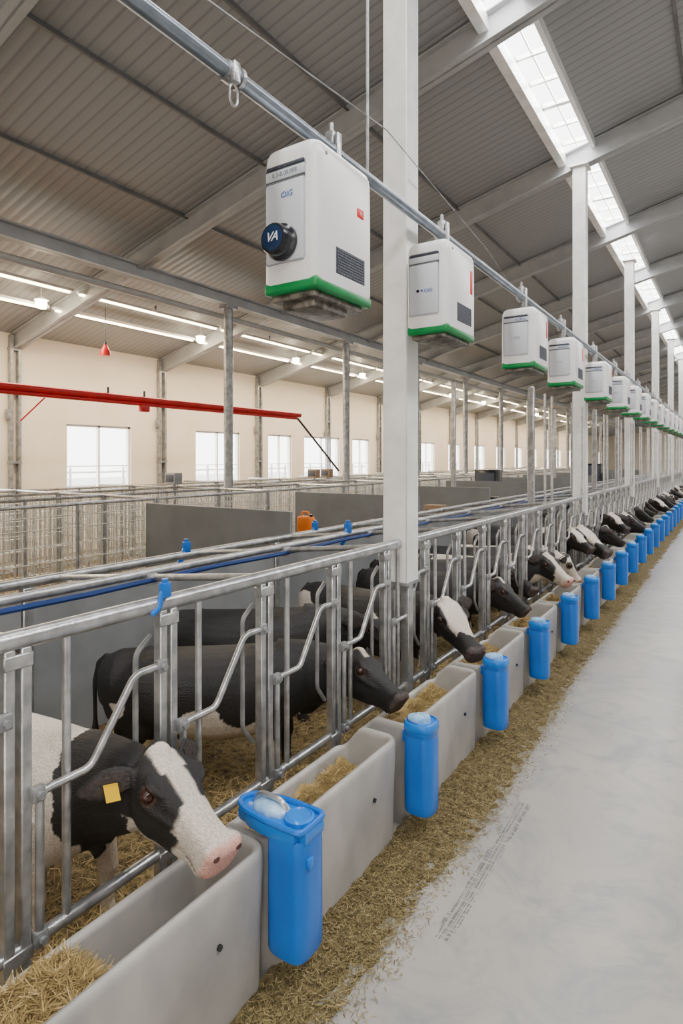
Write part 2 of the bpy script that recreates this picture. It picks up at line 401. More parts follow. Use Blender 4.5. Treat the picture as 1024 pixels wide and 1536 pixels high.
def make_feeder(kind,W,Hh,z0):
    e=empty('feed_dispenser',(0,0,0),{1:'large white feed dispenser with black dial and green base',2:'white feed dispenser with plain door and green base',3:'white boxy feed dispenser with green base on pipe'}[kind],'feed dispenser','feed dispensers on the overhead pipe')
    build('body',m_white,fbody_(W,Hh),parent=e)
    build('base_trim',m_green,lambda bm: box(bm,(-W/2+.003,.003,-.042),(W/2-.003,Dp-.003,.018),.018,3),parent=e)
    build('tray',m_tray,lambda bm:box(bm,(-W/2+.03,.03,-.075),(W/2-.03,Dp-.05,-.04),.012),parent=e)
    if kind==1:
        build('spout',m_tray,lambda bm: box(bm,(-.09,.06,-.115),(.11,.36,-.07),.015),parent=e)
    S=Hh/.64
    x0,x1=-W/2+.025,W/2-.06
    xm=(x0+x1)/2
    build('door_frame',m_line,lambda bm: box(bm,(x0,-.006,.085*S),(x1,.02,.55*S),.02),parent=e)
    build('door',m_white2,lambda bm: box(bm,(x0+.006,-.012,.091*S),(x1-.006,.01,.465*S),.018),parent=e)
    build('display_panel',m_white2,lambda bm: box(bm,(x0+.006,-.011,.472*S),(x1-.006,.0,.517*S),.004),parent=e)
    build('display_panel',m_grill,lambda bm: box(bm,(x0+.012,-.011,.523*S),(x1-.012,.0,.538*S),.003),parent=e)
    if kind==1:
        ob('printed_text',text_me('8.3-B.00.0F8',.030,m_greylogo),(xm,-.0125,.494*S),e,rot=(math.pi/2,0,0))
        ob('logo',text_me('OIG',.040,m_bluelogo,shear=.15),(xm+.015,-.0135,.395*S),e,rot=(math.pi/2,0,0))
        k=build('dial',m_dark,lambda bm:(lathe(bm,[(.084,.010),(.088,.016),(.088,.032),(.080,.038),(.074,.042),(.074,.085),(.070,.092),(.062,.094)],36),),parent=e,loc=(-.025,0,.19),rot=(math.pi/2,0,0))
        build('dial_face',M('dial_blue',(.012,.035,.10),.12),lambda bm: lathe(bm,[(.061,.092),(.061,.096),(.055,.0975)],32),parent=k)
        ob('dial_mark',text_me('VA',.062,m_whitelogo,.002,.35,.85),(0,.002,.098),k)
    elif kind==2:
        ob('logo',text_me('OIG',.036,m_bluelogo),(.02,-.0135,.25),e,rot=(math.pi/2,0,0))
        build('button',m_dark,lambda bm: cyl(bm,(-.06,-.016,.255),(-.06,-.008,.255),.011,12),parent=e)
        build('button',m_bluelogo,lambda bm: cyl(bm,(-.03,-.016,.255),(-.03,-.008,.255),.008,12),parent=e)
    else:
        ob('logo',text_me('AGRIC',.04,m_bluelogo),(.03,-.0125,.494*S),e,rot=(math.pi/2,0,0))
        ob('printed_text',text_me('J OTE',.034,m_greylogo),(xm,-.0135,.25),e,rot=(math.pi/2,0,0))
    build('vent_grille',m_grill,lambda bm:[box(bm,(W/2-.004,.17,.065+.014*j),(W/2+.003,.42,.073+.014*j)) for j in range(9)]+[box(bm,(W/2-.005,.16,.06),(W/2+.001,.43,.19))],False,parent=e)
    if kind==1:
        build('red_badge',m_redlogo,lambda bm: box(bm,(W/2-.004,.355,.40),(W/2+.003,.42,.445),.006),parent=e)
        ob('badge_mark',text_me('D',.022,m_whitelogo),(W/2+.0035,.388,.422),e,rot=(math.pi/2,0,math.pi/2))
    else:
        build('red_badge',m_redlogo,lambda bm: box(bm,(W/2-.004,.41,.30),(W/2+.003,.45,.47),.006),parent=e)
    build('screw',m_dark,lambda bm: cyl(bm,(W/2-.01,.08,Hh-.07),(W/2+.002,.08,Hh-.07),.009,10),parent=e)
    px=-(PL-1.77); pz=PZ-z0
    def clamp(bm):
        y=Dp+.035
        tube(bm,[(px,y-.03,pz),(px,y+.03,pz)],.05,18)
        box(bm,(px-.03,y-.025,pz-.02),(px+.03,y+.025,pz+.12),.006)
        box(bm,(px+.035,y-.02,pz-.16),(px+.06,y+.02,pz+.10),.006)
        box(bm,(px-.04,Dp-.02,pz-.36),(px+.04,Dp+.05,pz-.33),.004)
        box(bm,(px-.015,y-.015,pz-.34),(px+.03,y+.012,pz),.004)
        cyl(bm,(px,y,pz+.1),(px,y,pz+.17),.014,10)
    build('clamp',m_galv,clamp,parent=e)
    e.location.z=z0
    return e
f1=make_feeder(1,.33,.68,2.945); f1.location.x=-1.785; f1.location.y=fts[0]
f2=make_feeder(2,.32,.61,3.01); f2.location.x=-1.78; f2.location.y=fts[1]
f3=make_feeder(3,.34,.56,3.045); f3.location.x=-1.79; f3.location.y=fts[2]
for t in fts[3:]: copy_thing(f3,(-1.79,t,3.045))
d0=None
for t in fts[3:]:
    for dt in (.15,.5):
        if d0 is None: d0=build('drop_tube',m_galv,lambda bm:(tube(bm,[(0,0,0),(0,0,1.42)],.016,8),lathe(bm,[(.03,0),(.03,.04)],10)),loc=P(2.02,t+dt,1.51),label='thin steel feed tube dropping to the rail',cat='tube',group='feed drop tubes')
        else: copy_thing(d0,P(2.02,t+dt,1.51))
cb=empty('pipe_hook',P(PL,1.98,PZ),'steel band clamp with spring hook on pipe','hook')
build('band',m_galv,lambda bm:(tube(bm,[(0,-.03,0),(0,.03,0)],.046,18),tube(bm,[(0,.05,0),(0,.07,0)],.05,18),box(bm,(.03,-.02,-.06),(.055,.02,.03),.004)),parent=cb)
build('hook',m_galv,lambda bm: tube(bm,fillet([(.03,0,-.05),(.03,.025,-.08),(.03,.025,-.14),(.03,0,-.165),(.03,-.025,-.14),(.03,-.025,-.08),(.03,0,-.055)],.015),.006,8),parent=cb)
build('guy_wire',m_galv2,lambda bm: tube(bm,[P(1.9,.6,3.95),P(1.9,1.85,4.08),P(1.9,3.45,4.25),P(1.98,5.6,4.1),P(2.2,9,3.7)],.004,6),label='thin steel wire strung above the dispensers',cat='wire')
build('hanger_rod',m_galv2,lambda bm: tube(bm,[P(1.9,3.2,3.87),P(1.9,3.2,roof(1.9))],.010,8),label='thin steel rod hanging the overhead pipe',cat='rod')
# ------------------------------------------------------------------ feed rails / stanchions
SL=2.07
build('feed_rail',m_galv,lambda bm: tube(bm,[P(SL,T0+.3,1.475),P(SL,45,1.475)],.035,16),label='long galvanised tube topping the feed barrier',cat='rail')
build('feed_rail',m_galv,lambda bm: tube(bm,[P(SL,T0+.3,.40),P(SL,45,.40)],.024,12),label='long galvanised bottom tube of the feed barrier',cat='rail')
def st_post(bm):
    box(bm,(-.024,-.048,0),(.024,-.010,1.45),.005,1); box(bm,(-.024,.010,0),(.024,.048,1.45),.005,1)
    for z in (.03,.36,1.38): box(bm,(-.028,-.052,z),(.028,.052,z+.05),.004,1)
def st_bar(bm): tube(bm,[(0,.19,.40),(0,.19,1.47)],.016,10)
def st_yoke(bm):
    x=.03
    tube(bm,fillet([(x,.60,1.22),(x,.47,1.22),(x,.27,.93),(x,.07,.93),(x,.07,.42)],.035),.0155,10)
def st_loop(bm):
    x=-.03
    tube(bm,fillet([(x,.60,.62),(x,.52,.72),(x,.52,1.28),(x,.60,1.34)],.03),.012,8)
s0=empty('feed_stanchion',P(SL,-.85,0),'galvanised headlock stanchion with bent tubes','feed barrier','headlock stanchions')
build('post',m_galv,st_post,parent=s0); build('bar',m_galv,st_bar,parent=s0); build('yoke_tube',m_galv,st_yoke,parent=s0); build('yoke_tube',m_galv2,st_loop,parent=s0)
for z,y in ((.93,.06),(1.22,.60),(.42,.07)):
    build('hinge',m_galv2,lambda bm:(box(bm,(.02,y-.024,z-.028),(.050,y+.024,z+.028),.006), cyl(bm,(.045,y,z),(.066,y,z),.014,8)),parent=s0)
sj=None
for i in range(1,62):
    t=-.85+.655*i
    if t<15: copy_thing(s0,P(SL,t,0))
    else:
        if sj is None: sj=build('feed_stanchion',m_galv,lambda bm:(st_post(bm),st_bar(bm),st_yoke(bm)),loc=P(SL,t,0),label='galvanised headlock stanchion with bent tubes',cat='feed barrier',group='headlock stanchions')
        else: copy_thing(sj,P(SL,t,0))
PLl=3.95
pt=None
for i in range(18):
    t=-3.0+2.6*i
    if pt is None:
        pt=empty('pen_partition',P(PLl,t,0),'smooth grey solid partition panel behind the cows','partition','grey partitions')
        build('panel',m_panel2,lambda bm: box(bm,(-.02,0.04,.12),(.02,2.56,1.22),.004,1),parent=pt)
        build('post',m_galv,lambda bm: box(bm,(-.035,-.035,0),(.035,.035,1.24),.005,1),parent=pt)
    else: copy_thing(pt,P(PLl,t,0))
build('partition_rail',m_galv,lambda bm: tube(bm,[P(PLl,T0+.3,1.27),P(PLl,45,1.27)],.035,12),label='galvanised tube along the grey partition top',cat='rail')
build('partition_rail',m_galv,lambda bm: tube(bm,[P(3.0,T0+.3,1.40),P(3.0,45,1.40)],.026,12),label='galvanised middle tube above the stalls',cat='rail')
build('water_hose',m_hose,lambda bm: tube(bm,[P(2.95,-5+.5*i,1.362+.006*math.sin(i*1.7)) for i in range(60)],.016,8),label='dark blue hose running along the stall rail',cat='hose')
def cbar(bm):
    tube(bm,[P(SL,0,1.475),P(PLl,0,1.27)],.02,10); box(bm,(-3.1,-.03,1.33),(-2.95,.03,1.40),.004)
cb0=None
for i in range(30):
    t=-1.5+1.31*i
    if cb0 is None: cb0=build('cross_bar',m_galv,cbar,loc=(0,t,0),label='galvanised cross tube tying rail to partition',cat='rail',group='stall cross bars')
    else: copy_thing(cb0,(0,t,0))
def clip(bm):
    box(bm,(-.018,-.022,-.015),(.018,.022,.05),.008)
    tube(bm,fillet([(0,.01,.04),(0,-.02,.0),(0,-.03,-.05),(0,-.07,-.075)],.02),.013,8)
    cyl(bm,(0,0,.045),(0,0,.065),.014,12)
c0=None
for l,t,z in [(2.04,1.74,1.52),(PLl,3.6,1.31),(PLl,5.5,1.31),(3.0,4.7,1.43)]:
    if c0 is None: c0=build('hose_clip',m_blue,clip,loc=P(l,t,z),label='bright blue plastic clip on the rail',cat='clip',group='blue rail clips')
    else: copy_thing(c0,P(l,t,z),scale=1.5)
pp=None
for i,t in enumerate([5.2,8.4,11.6,15,18.5,22,26,30,35]):
    if pp is None:
        pp=empty('divider_panel',P(5.25,t,0),'dark grey solid divider panel between pens','partition','divider panels')
        build('panel',m_panel,lambda bm: box(bm,(-1.2,-.02,.3),(1.2,.02,1.52),.004,1),parent=pp)
        build('leg',m_galv2,lambda bm: box(bm,(-1.18,-.03,0),(-1.1,.03,.32)),parent=pp)
        build('leg',m_galv2,lambda bm: box(bm,(1.1,-.03,0),(1.18,.03,.32)),parent=pp)
    else: copy_thing(pp,P(5.25,t,0))
def wframe(bm):
    for a,b in (((0,0,.05),(0,0,1.55)),((0,2.4,.05),(0,2.4,1.55)),((0,0,1.53),(0,2.4,1.53)),((0,0,.1),(0,2.4,.1)),((0,1.2,.1),(0,1.2,1.53))): tube(bm,[a,b],.024,6)
def wmesh(bm):
    for i in range(1,34): tube(bm,[(0,.0706*i,.1),(0,.0706*i,1.53)],.007,3)
    for z in (.25,.45,.65,.85,1.05,1.25,1.4): tube(bm,[(.006,0,z),(.006,2.4,z)],.008,3)
w0=None
def wp_at(l,t,rot=0):
    global w0
    if w0 is None:
        w0=empty('wire_pen_panel',P(l,t,0),'galvanised wire mesh pen panel standing on straw','pen fence','wire pen panels',(0,0,rot))
        build('frame',m_galv,wframe,parent=w0,smooth=False); build('wire_mesh',m_wire,wmesh,parent=w0,smooth=False)
    else: copy_thing(w0,P(l,t,0),(0,0,rot))
for l in (6.9,8.1,9.3,10.6):
    for i in range(17): wp_at(l,-1.6+2.45*i)
for i in range(16):
    wp_at(6.9,3.3+2.45*i,math.pi/2); wp_at(9.35,3.3+2.45*i,math.pi/2)
def cabinet(l,t,w,d,h,mat,label,z=0):
    e=empty('equipment_cabinet',P(l,t,z),label,'cabinet')
    build('body',mat,lambda bm: box(bm,(-w/2,-d/2,.04),(w/2,d/2,h),.015),parent=e)
    build('door',m_grill,lambda bm: box(bm,(-w/2+.05,-d/2-.015,.12),(w/2-.05,-d/2,h-.08),.006),parent=e)
    for sx in (-1,1):
        for sy in (-1,1): build('foot',m_dark,lambda bm:box(bm,(sx*w/2-.03*sx-.03,sy*d/2-.03*sy-.03,0),(sx*w/2-.03*sx+.03,sy*d/2-.03*sy+.03,.05)),parent=e)
cabinet(4.3,5.85,.4,.35,1.17,m_panel2,'grey metal cabinet standing in the pen')
cabinet(5.6,15.9,.6,.5,1.8,m_dark,'tall dark control cabinet among the pens')
cabinet(4.4,12.3,.5,.4,1.3,m_dark,'dark control cabinet beside grey partition')
cabinet(4.6,10.2,.35,.3,1.25,m_tan,'brown wooden box cabinet beside the pens')
cabinet(4.9,26,.9,.6,1.9,m_dark,'tall dark control cabinet among the pens')
def smallbox(l,t,z,mat,label):
    e=empty('control_box',P(l,t,z),label,'control box')
    build('body',mat,lambda bm: box(bm,(-.14,-.1,0),(.14,.1,.22),.012),parent=e)
    build('screen',m_grill,lambda bm: box(bm,(-.11,-.108,.04),(.11,-.1,.18),.004),parent=e)
    build('bracket',m_galv2,lambda bm: box(bm,(-.03,-.03,-.05),(.03,.03,.01)),parent=e)
smallbox(9.3,8.15,1.6,m_panel2,'small grey control box mounted on pen fence')
smallbox(9.3,13.5,1.6,m_tan,'small tan control box mounted on pen fence')
smallbox(9.3,12.9,1.6,m_tan,'small tan control box mounted on pen fence')
jc=empty('jerry_can',P(4.3,5.8,1.17),'orange plastic jerry can on grey cabinet','container')
build('body',m_orange,lambda bm: box(bm,(-.10,-.06,0),(.10,.06,.24),.025,3),parent=jc)
build('handle',m_orange,lambda bm: tube(bm,fillet([(-.06,0,.23),(-.05,0,.29),(.04,0,.29),(.05,0,.23)],.02),.012),parent=jc)
build('cap',m_dark,lambda bm: cyl(bm,(.075,0,.23),(.075,0,.265),.02,12),parent=jc)
# ------------------------------------------------------------------ ground straw
def bedh(l,t):
    h=.03+.04*noise.noise(Vector((l*2.3,t*2.3,1)))+.025*noise.noise(Vector((l*9,t*9,4)))
    if l<2.7: h+=.10*(1-(l-1.93)/.77)
    if t<1.45 and l<2.7: h+=.16*max(0,min(1,(1.45-t)/.35))*max(0,1-(l-1.93)/.7)
    return max(h,.006)
def bed(bm):
    nx,ny=70,320
    vs=[]
    for i in range(nx+1):
        u=i/nx; l=1.935+(LW-1.975)*(u**1.9)
        row=[]
        for j in range(ny+1):
            v=j/ny; t=-2+50*(v**1.5)
            row.append(bm.verts.new(P(l,t,bedh(l,t) if l<LW-.2 else .02)))
        vs.append(row)
    for i in range(nx):
        for j in range(ny): bm.faces.new((vs[i][j],vs[i][j+1],vs[i+1][j+1],vs[i+1][j]))
build('straw_bedding',m_bed,bed,label='golden straw bedding covering the pen floor',cat='straw',kind='stuff')
def edge(t): return 1.25+.04*noise.noise(Vector((t*1.3,0,0)))+.04*noise.noise(Vector((t*4.7,3,0)))-(.07*max(0,math.sin((t-2.2)*.9)) if t<6 else 0)+.03
def sph(l,t,e):
    u=max(0,min(1,(1.56-l)/(1.56-e+.03)))
    return .055*(1-u)-.006+.020*noise.noise(Vector((l*14,t*14,2)))+.009*noise.noise(Vector((l*45,t*45,2)))
def spill(bm):
    ny,nx=1300,20; vs=[]
    for j in range(ny+1):
        v=j/ny; t=-.5+40*(v**1.6); e=edge(t); row=[]
        for i in range(nx+1):
            u=i/nx; l=1.56-(1.56-e+.03)*u
            h=sph(l,t,e)
            if i==nx: h=-.01
            row.append(bm.verts.new(P(l,t,h)))
        vs.append(row)
    for j in range(ny):
        for i in range(nx): bm.faces.new((vs[j][i],vs[j][i+1],vs[j+1][i+1],vs[j+1][i]))
build('spilled_feed',m_feed,spill,label='brown spilled feed strip along the trough foot',cat='feed',kind='stuff')
def sp_fn():
    t=.1+12*random.random()**1.6; e=edge(t)
    u=random.random(); l=1.53-(1.53-e+.02)*u - (random.random()**5*.13 if u>.5 else 0)
    return P(l,t,max(.001,sph(l,t,e)+.002)+random.uniform(0,.006)),0
build('feed_chaff',m_chip,lambda bm: strands(bm,60000,sp_fn,.008,.030,.0018,.4),False,label='loose chopped feed chips scattered by the troughs',cat='feed',kind='stuff')
def bd_fn():
    t=.4+8*random.random()**1.4; l=1.95+1.7*random.random()**1.7
    return P(l,t,bedh(l,t)+.01),0
build('loose_straw',m_straw,lambda bm: strands(bm,30000,bd_fn,.03,.09,.0022,.5),False,label='loose golden straw strands beneath the cows',cat='straw',kind='stuff')
# ------------------------------------------------------------------ troughs + bottles
BT=[1.90+1.165*i for i in range(-1,29)]; BT[2]=3.0
W_=.40; LT=1.165-.055
def trough(bm):
    w=W_; L=LT
    def ring(z,ins,r):
        out=[]; x0,x1,y0,y1=-w+ins,-ins,ins,L-ins
        pts=[]
        for cx,cy,a0 in ((x1-r,y1-r,0),(x0+r,y1-r,90),(x0+r,y0+r,180),(x1-r,y0+r,270)):
            for k in range(9):
                a=math.radians(a0+k*11.25); pts.append((cx+r*math.cos(a),cy+r*math.sin(a)))
            if a0==0:
                for q in (.15,.3,.45,.6,.75,.9): pts.append((x1-r+(x0+r-(x1-r))*q,y1))
            if a0==180:
                for q in (.1,.25,.4,.55,.7,.85): pts.append((x0+r+(x1-r-(x0+r))*q,y0))
        for x,y in pts:
            zz=z
            if z>.3:
                u=max(0,min(1,(-x-.22)/(w-.25))); u=u*u*(3-2*u)
                zz=z-.13*u*z/.577
            out.append(bm.verts.new((x,y,zz)))
        return out
    rs=[ring(*a) for a in [(0,.012,.085),(.3,.006,.085),(.545,0,.085),(.563,.003,.082),(.574,.010,.076),(.578,.020,.068),(.574,.031,.058),(.563,.038,.052),(.545,.041,.05),(.06,.052,.045)]]
    n=len(rs[0])
    for i in range(len(rs)-1):
        for k in range(n): bm.faces.new((rs[i][k],rs[i][(k+1)%n],rs[i+1][(k+1)%n],rs[i+1][k]))
    bm.faces.new(rs[0][::-1]); bm.faces.new(rs[-1])
tr=None
def hay(first):
  def f(bm):
    def H(x,y):
        u=(-x-.05)/(W_-.10)
        h=.25+.14*u+.05*noise.noise(Vector((x*6,y*6,7)))+.03*noise.noise(Vector((x*22,y*22,7)))
        if first: h=.38*max(0,min(1,(.70-y)/.28))+.09+.04*noise.noise(Vector((x*16,y*16,7)))
        return h
    nx,ny=16,50; vs=[]
    for i in range(nx+1):
        row=[]
        for j in range(ny+1):
            x=-(W_-.048)+(W_-.096)*i/nx; y=.05+(LT-.10)*j/ny
            row.append(bm.verts.new((x,y,H(x,y))))
        vs.append(row)
    for i in range(nx):
        for j in range(ny): bm.faces.new((vs[i][j],vs[i][j+1],vs[i+1][j+1],vs[i+1][j]))
    def fn():
        x=-.07-(W_-.14)*random.random(); y=.07+(LT-.16)*random.random()
        return Vector((x,y,H(x,y)+.006)),0
    strands(bm,8000 if first else 5000,fn,.02,.06,.0018,.6)
  return f
hp=None
for i,b in enumerate(BT):
    t0=b-.06-LT
    if tr is None:
        tr=empty('feed_trough',P(1.53,t0,0),'open grey concrete feed trough with rounded rim','trough','concrete feed troughs')
        build('body',m_conc,trough,parent=tr)
        for y,z in ((.3,.36),(.82,.36)): build('bolt',m_dark,lambda bm: cyl(bm,(-.01,y,z),(.006,y,z),.011,10),parent=tr)
    else: copy_thing(tr,P(1.53,t0,0))
    if i<2: build('feed_pile',m_straw,hay(i==1),False,loc=P(1.53,t0,0),label='chopped hay heaped inside the concrete trough',cat='feed',group='hay in troughs',kind='stuff')
    elif hp is None: hp=build('feed_pile',m_straw,hay(False),False,loc=P(1.53,t0,0),label='chopped hay heaped inside the concrete trough',cat='feed',group='hay in troughs',kind='stuff')
    else: copy_thing(hp,P(1.53,t0,.0 if i<3 else .04))
def bt_body(bm):
    lathe(bm,[(.066,.0),(.080,.004),(.085,.014),(.085,.08),(.086,.22),(.086,.40),(.083,.412),(.083,.425),(.086,.43),(.086,.445),(.080,.45)],36,power=2.9)
def bt_lid(bm):
    lathe(bm,[(.084,.445),(.089,.452),(.089,.478),(.083,.490),(.076,.492),(.074,.484),(.03,.484)],32,power=2.8)
def bt_cap(bm):
    lathe(bm,[(.050,.483),(.050,.505),(.045,.514),(.02,.518)],20)
def bt_br(bm): box(bm,(-.105,-.03,.36),(-.07,.03,.42),.006)
b0=None
for i,b in enumerate(BT[1:]):
    loc=P(1.435,b,.175)
    if i==0:
        loc=P(1.445,b-.02,.182)
        e=empty('water_canister',loc,'blue plastic canister with wide tray lid beside trough','canister','blue canisters')
        build('body',m_blue,lambda bm: lathe(bm,[(.070,.0),(.086,.004),(.092,.018),(.092,.10),(.092,.25),(.092,.40),(.091,.455),(.088,.465)],40,power=3.6),parent=e)
        def tray(bm):
            bmesh_pts=[(.095,-.091),(.095,.091),(-.08,.091),(-.24,.06),(-.275,.02),(-.275,-.04),(-.22,-.075),(-.08,-.091)]
            rings=[]
            for z,s_ in ((.445,.94),(.455,.99),(.485,1.0),(.497,.98),(.500,.94)):
                rings.append([bm.verts.new(((x+.09)*s_-.09,y*s_,z)) for x,y in bmesh_pts])
            n=len(bmesh_pts)
            for a in range(len(rings)-1):
                for k in range(n): bm.faces.new((rings[a][k],rings[a][(k+1)%n],rings[a+1][(k+1)%n],rings[a+1][k]))
            bm.faces.new(rings[0][::-1]); bm.faces.new(rings[-1])
            es=[ed for ed in bm.edges if abs((ed.verts[0].co-ed.verts[1].co).normalized().z)>.5]
            bmesh.ops.bevel(bm,geom=es,offset=.03,segments=4,affect='EDGES')
        build('tray_lid',m_blue2,tray,parent=e)
        def rim(bm):
            pts=[(-.09,-.082,.505),(-.215,-.066,.505),(-.266,-.035,.505),(-.266,.018,.505),(-.232,.052,.505),(-.09,.082,.505),(.084,.082,.505),(.084,-.082,.505),(-.09,-.082,.505)]
            tube(bm,fillet(pts,.03),.012,8)
        build('rim',m_blue,rim,parent=e)
        build('clear_cover',m_clear,lambda bm: sphere(bm,(-.12,0,.50),.07,(1.3,.8,.55),20,12),parent=e)
        build('cap',m_blue2,lambda bm: lathe(bm,[(.060,.497),(.060,.518),(.050,.524),(.045,.518),(.01,.520)],24,(.02,0)),parent=e)
        build('handle',m_galv,lambda bm: tube(bm,fillet([(-.21,.0,.505),(-.18,.0,.552),(-.07,.0,.552),(-.04,.0,.51)],.03),.011),parent=e)
        build('clip',m_blue2,lambda bm: box(bm,(.088,-.05,.36),(.104,-.02,.40),.005),parent=e)
    else:
        if b0 is None:
            b0=empty('water_canister',loc,'blue plastic canister with clear cap beside trough','canister','blue canisters')
            build('body',m_blue,bt_body,parent=b0); build('lid',m_blue2,bt_lid,parent=b0); build('cap',m_clear,bt_cap,parent=b0); build('bracket',m_blue,bt_br,parent=b0)
            build('clear_cover',m_clear,lambda bm: sphere(bm,(-.02,-.02,.50),.045,(1.2,.9,.6),16,10),parent=b0)
        else: copy_thing(b0,loc)
# ------------------------------------------------------------------ cows
BLACK=(.013,.0118,.0122); WHITE=(.74,.66,.57); PINK=(.74,.38,.32)
def loft(bm,rings,seg=20,power=2.0):
    out=[]
    for c,s,u,w,hu,hd in rings:
        ring=[]
        for k in range(seg):
            a=2*math.pi*k/seg; ca,sa=math.cos(a),math.sin(a)
            q=(abs(ca)**power+abs(sa)**power)**(-1/power)
            h=hu if sa>0 else hd
            ring.append(bm.verts.new(c+s*(w*q*ca)+u*(h*q*sa)))
        out.append(ring)
    for i in range(len(out)-1):
        for k in range(seg): bm.faces.new((out[i][k],out[i][(k+1)%seg],out[i+1][(k+1)%seg],out[i+1][k]))
    bm.faces.new(out[0][::-1]); bm.faces.new(out[-1])
def path(bm,pts,side=Vector((0,1,0)),seg=16,power=2.0):
    rings=[]; n=len(pts)
    for i,(p,w,h) in enumerate(pts):
        p=Vector(p)
        a=Vector(pts[max(0,i-1)][0]); b=Vector(pts[min(n-1,i+1)][0]); t=(b-a).normalized()
        s=(side-t*side.dot(t)).normalized(); u=t.cross(s).normalized()
        rings.append((p,s,u,w,h,h))
    loft(bm,rings,seg,power)
def cow(name,label,front,phi,poll_w,muz_w,pattern,voxel=.012,legs_off=0.0,tag=False,seed=0,roll=0,kk=None,droop=.10,earw=1.0):
    R=Matrix.Rotation(phi,3,'Z'); Ri=R.transposed()
    Fw=P(front[0],front[1],0); org=Fw-R@Vector((.33,0,0))
    poll=Ri@(P(*poll_w)-org); muz=Ri@(P(*muz_w)-org)
    ax=(muz-poll); Lh=ax.length; ax.normalize()
    s=Vector((0,0,1)).cross(ax).normalized(); u=ax.cross(s).normalized()
    s,u=(s*math.cos(roll)+u*math.sin(roll)),(u*math.cos(roll)-s*math.sin(roll))
    bm=bmesh.new()
    T=[(-.80,.70,.05,.06,.06),(-.77,.70,.14,.13,.15),(-.68,.68,.22,.19,.22),(-.52,.66,.265,.21,.26),(-.30,.63,.295,.235,.30),(-.05,.62,.31,.245,.31),(.18,.63,.285,.245,.30),(.36,.65,.235,.235,.27),(.50,.68,.17,.19,.21),(.58,.70,.09,.13,.15)]
    loft(bm,[(Vector((x,0,z)),Vector((0,1,0)),Vector((0,0,1)),w,hu,hd) for x,z,w,hu,hd in T],28,2.3)
    k=kk or Lh/.46
    A=Vector((.34,0,.68)); D=poll+ax*.05-u*.085*k
    B=A.lerp(D,.4)+Vector((0,0,.015)); Cc=A.lerp(D,.75)+Vector((0,0,.01))
    path(bm,[(A,.18,.24),(B,.15,.215),(Cc,.122,.175),(D,.09,.12)],seg=20)
    path(bm,[((.02,0,.81),.04,.04),((.16,0,.835),.07,.05),((.32,0,.84),.07,.055),((.48,0,.79),.06,.06)],seg=12)
    H=[(-.10,.045,.025,.06),(-.05,.080,.046,.10),(.04,.104,.058,.155),(.15,.117,.060,.190),(.26,.114,.056,.205),(.36,.099,.051,.196),(.46,.081,.048,.164),(.57,.068,.046,.128),(.69,.062,.045,.104),(.80,.065,.046,.094),(.885,.077,.048,.094),(.95,.079,.043,.086),(.99,.064,.030,.065)]
    loft(bm,[(poll+ax*(f*Lh)-u*(.02*f),s,u,w*k,hu*k,hd*k) for f,w,hu,hd in H],32,2.6)
    path(bm,[(poll+ax*(.20*Lh)-u*.155*k,.075*k,.08*k),(poll+ax*(.50*Lh)-u*.132*k,.052*k,.055*k),(poll+ax*(.74*Lh)-u*.108*k,.042*k,.032*k),(poll+ax*(.87*Lh)-u*.106*k,.050*k,.028*k),(poll+ax*(.93*Lh)-u*.102*k,.036*k,.020*k)],side=s,seg=16)
    sphere(bm,poll+u*.024*k-ax*.01,.055*k)
    ears=[]
    for sg in (-1,1):
        path(bm,[(poll+ax*(.15*Lh)+s*(sg*.096*k)+u*.034*k,.012*k,.012*k),(poll+ax*(.22*Lh)+s*(sg*.111*k)+u*.038*k,.017*k,.013*k),(poll+ax*(.30*Lh)+s*(sg*.105*k)+u*.036*k,.016*k,.012*k),(poll+ax*(.36*Lh)+s*(sg*.089*k)+u*.028*k,.010*k,.010*k)],side=s,seg=10)
        path(bm,[(poll+ax*(.18*Lh)+s*(sg*.111*k)-u*.030*k,.012*k,.014*k),(poll+ax*(.28*Lh)+s*(sg*.112*k)-u*.034*k,.014*k,.016*k),(poll+ax*(.46*Lh)+s*(sg*.080*k)-u*.036*k,.014*k,.016*k),(poll+ax*(.62*Lh)+s*(sg*.056*k)-u*.03*k,.010*k,.012*k)],side=s,seg=10)
        e0=poll+ax*(.05*Lh)+s*(sg*.085*k)+u*.0*k
        ed=(s*sg*1.0-ax*.45-u*droop).normalized()
        er=[]
        fw=(ax*.75+u*.65); fw=(fw-ed*fw.dot(ed)).normalized()
        wd=ed.cross(fw).normalized()
        for f,w in ((0,.024),(.18,.048),(.4,.068),(.62,.066),(.82,.044),(.94,.022),(1,.008)):
            c=e0+ed*(.21*k*f)-u*(.03*f*f*k)
            er.append((c,wd,fw,w*k*earw,.013*k,.013*k))
        loft(bm,er,14)
        ears.append((er,ed,fw,wd))
        sphere(bm,poll+ax*(.92*Lh)+s*(sg*.048*k)+u*.006*k,.035*k)
        y=sg*.145; o=legs_off*sg
        path(bm,[((.30,y*.8,.66),.08,.13),((.33+o*.5,y,.52),.075,.11),((.32+o*.7,y,.42),.058,.074),((.35+o,y,.30),.042,.047),((.35+o,y,.265),.046,.050),((.345+o,y,.22),.035,.037),((.345+o,y,.11),.030,.032),((.35+o,y,.075),.037,.039),((.37+o,y,.035),.042,.048),((.375+o,y,.0),.048,.058)],side=Vector((0,1,0)),seg=14)
        path(bm,[((-.60,y*.85,.68),.10,.17),((-.55,y,.56),.10,.17),((-.52,y,.45),.078,.125),((-.60-o,y,.36),.054,.070),((-.67-o,y,.30),.042,.054),((-.665-o,y,.25),.036,.042),((-.65-o,y,.12),.031,.034),((-.645-o,y,.08),.037,.039),((-.62-o,y,.035),.042,.048),((-.615-o,y,.0),.048,.058)],side=Vector((0,1,0)),seg=14)
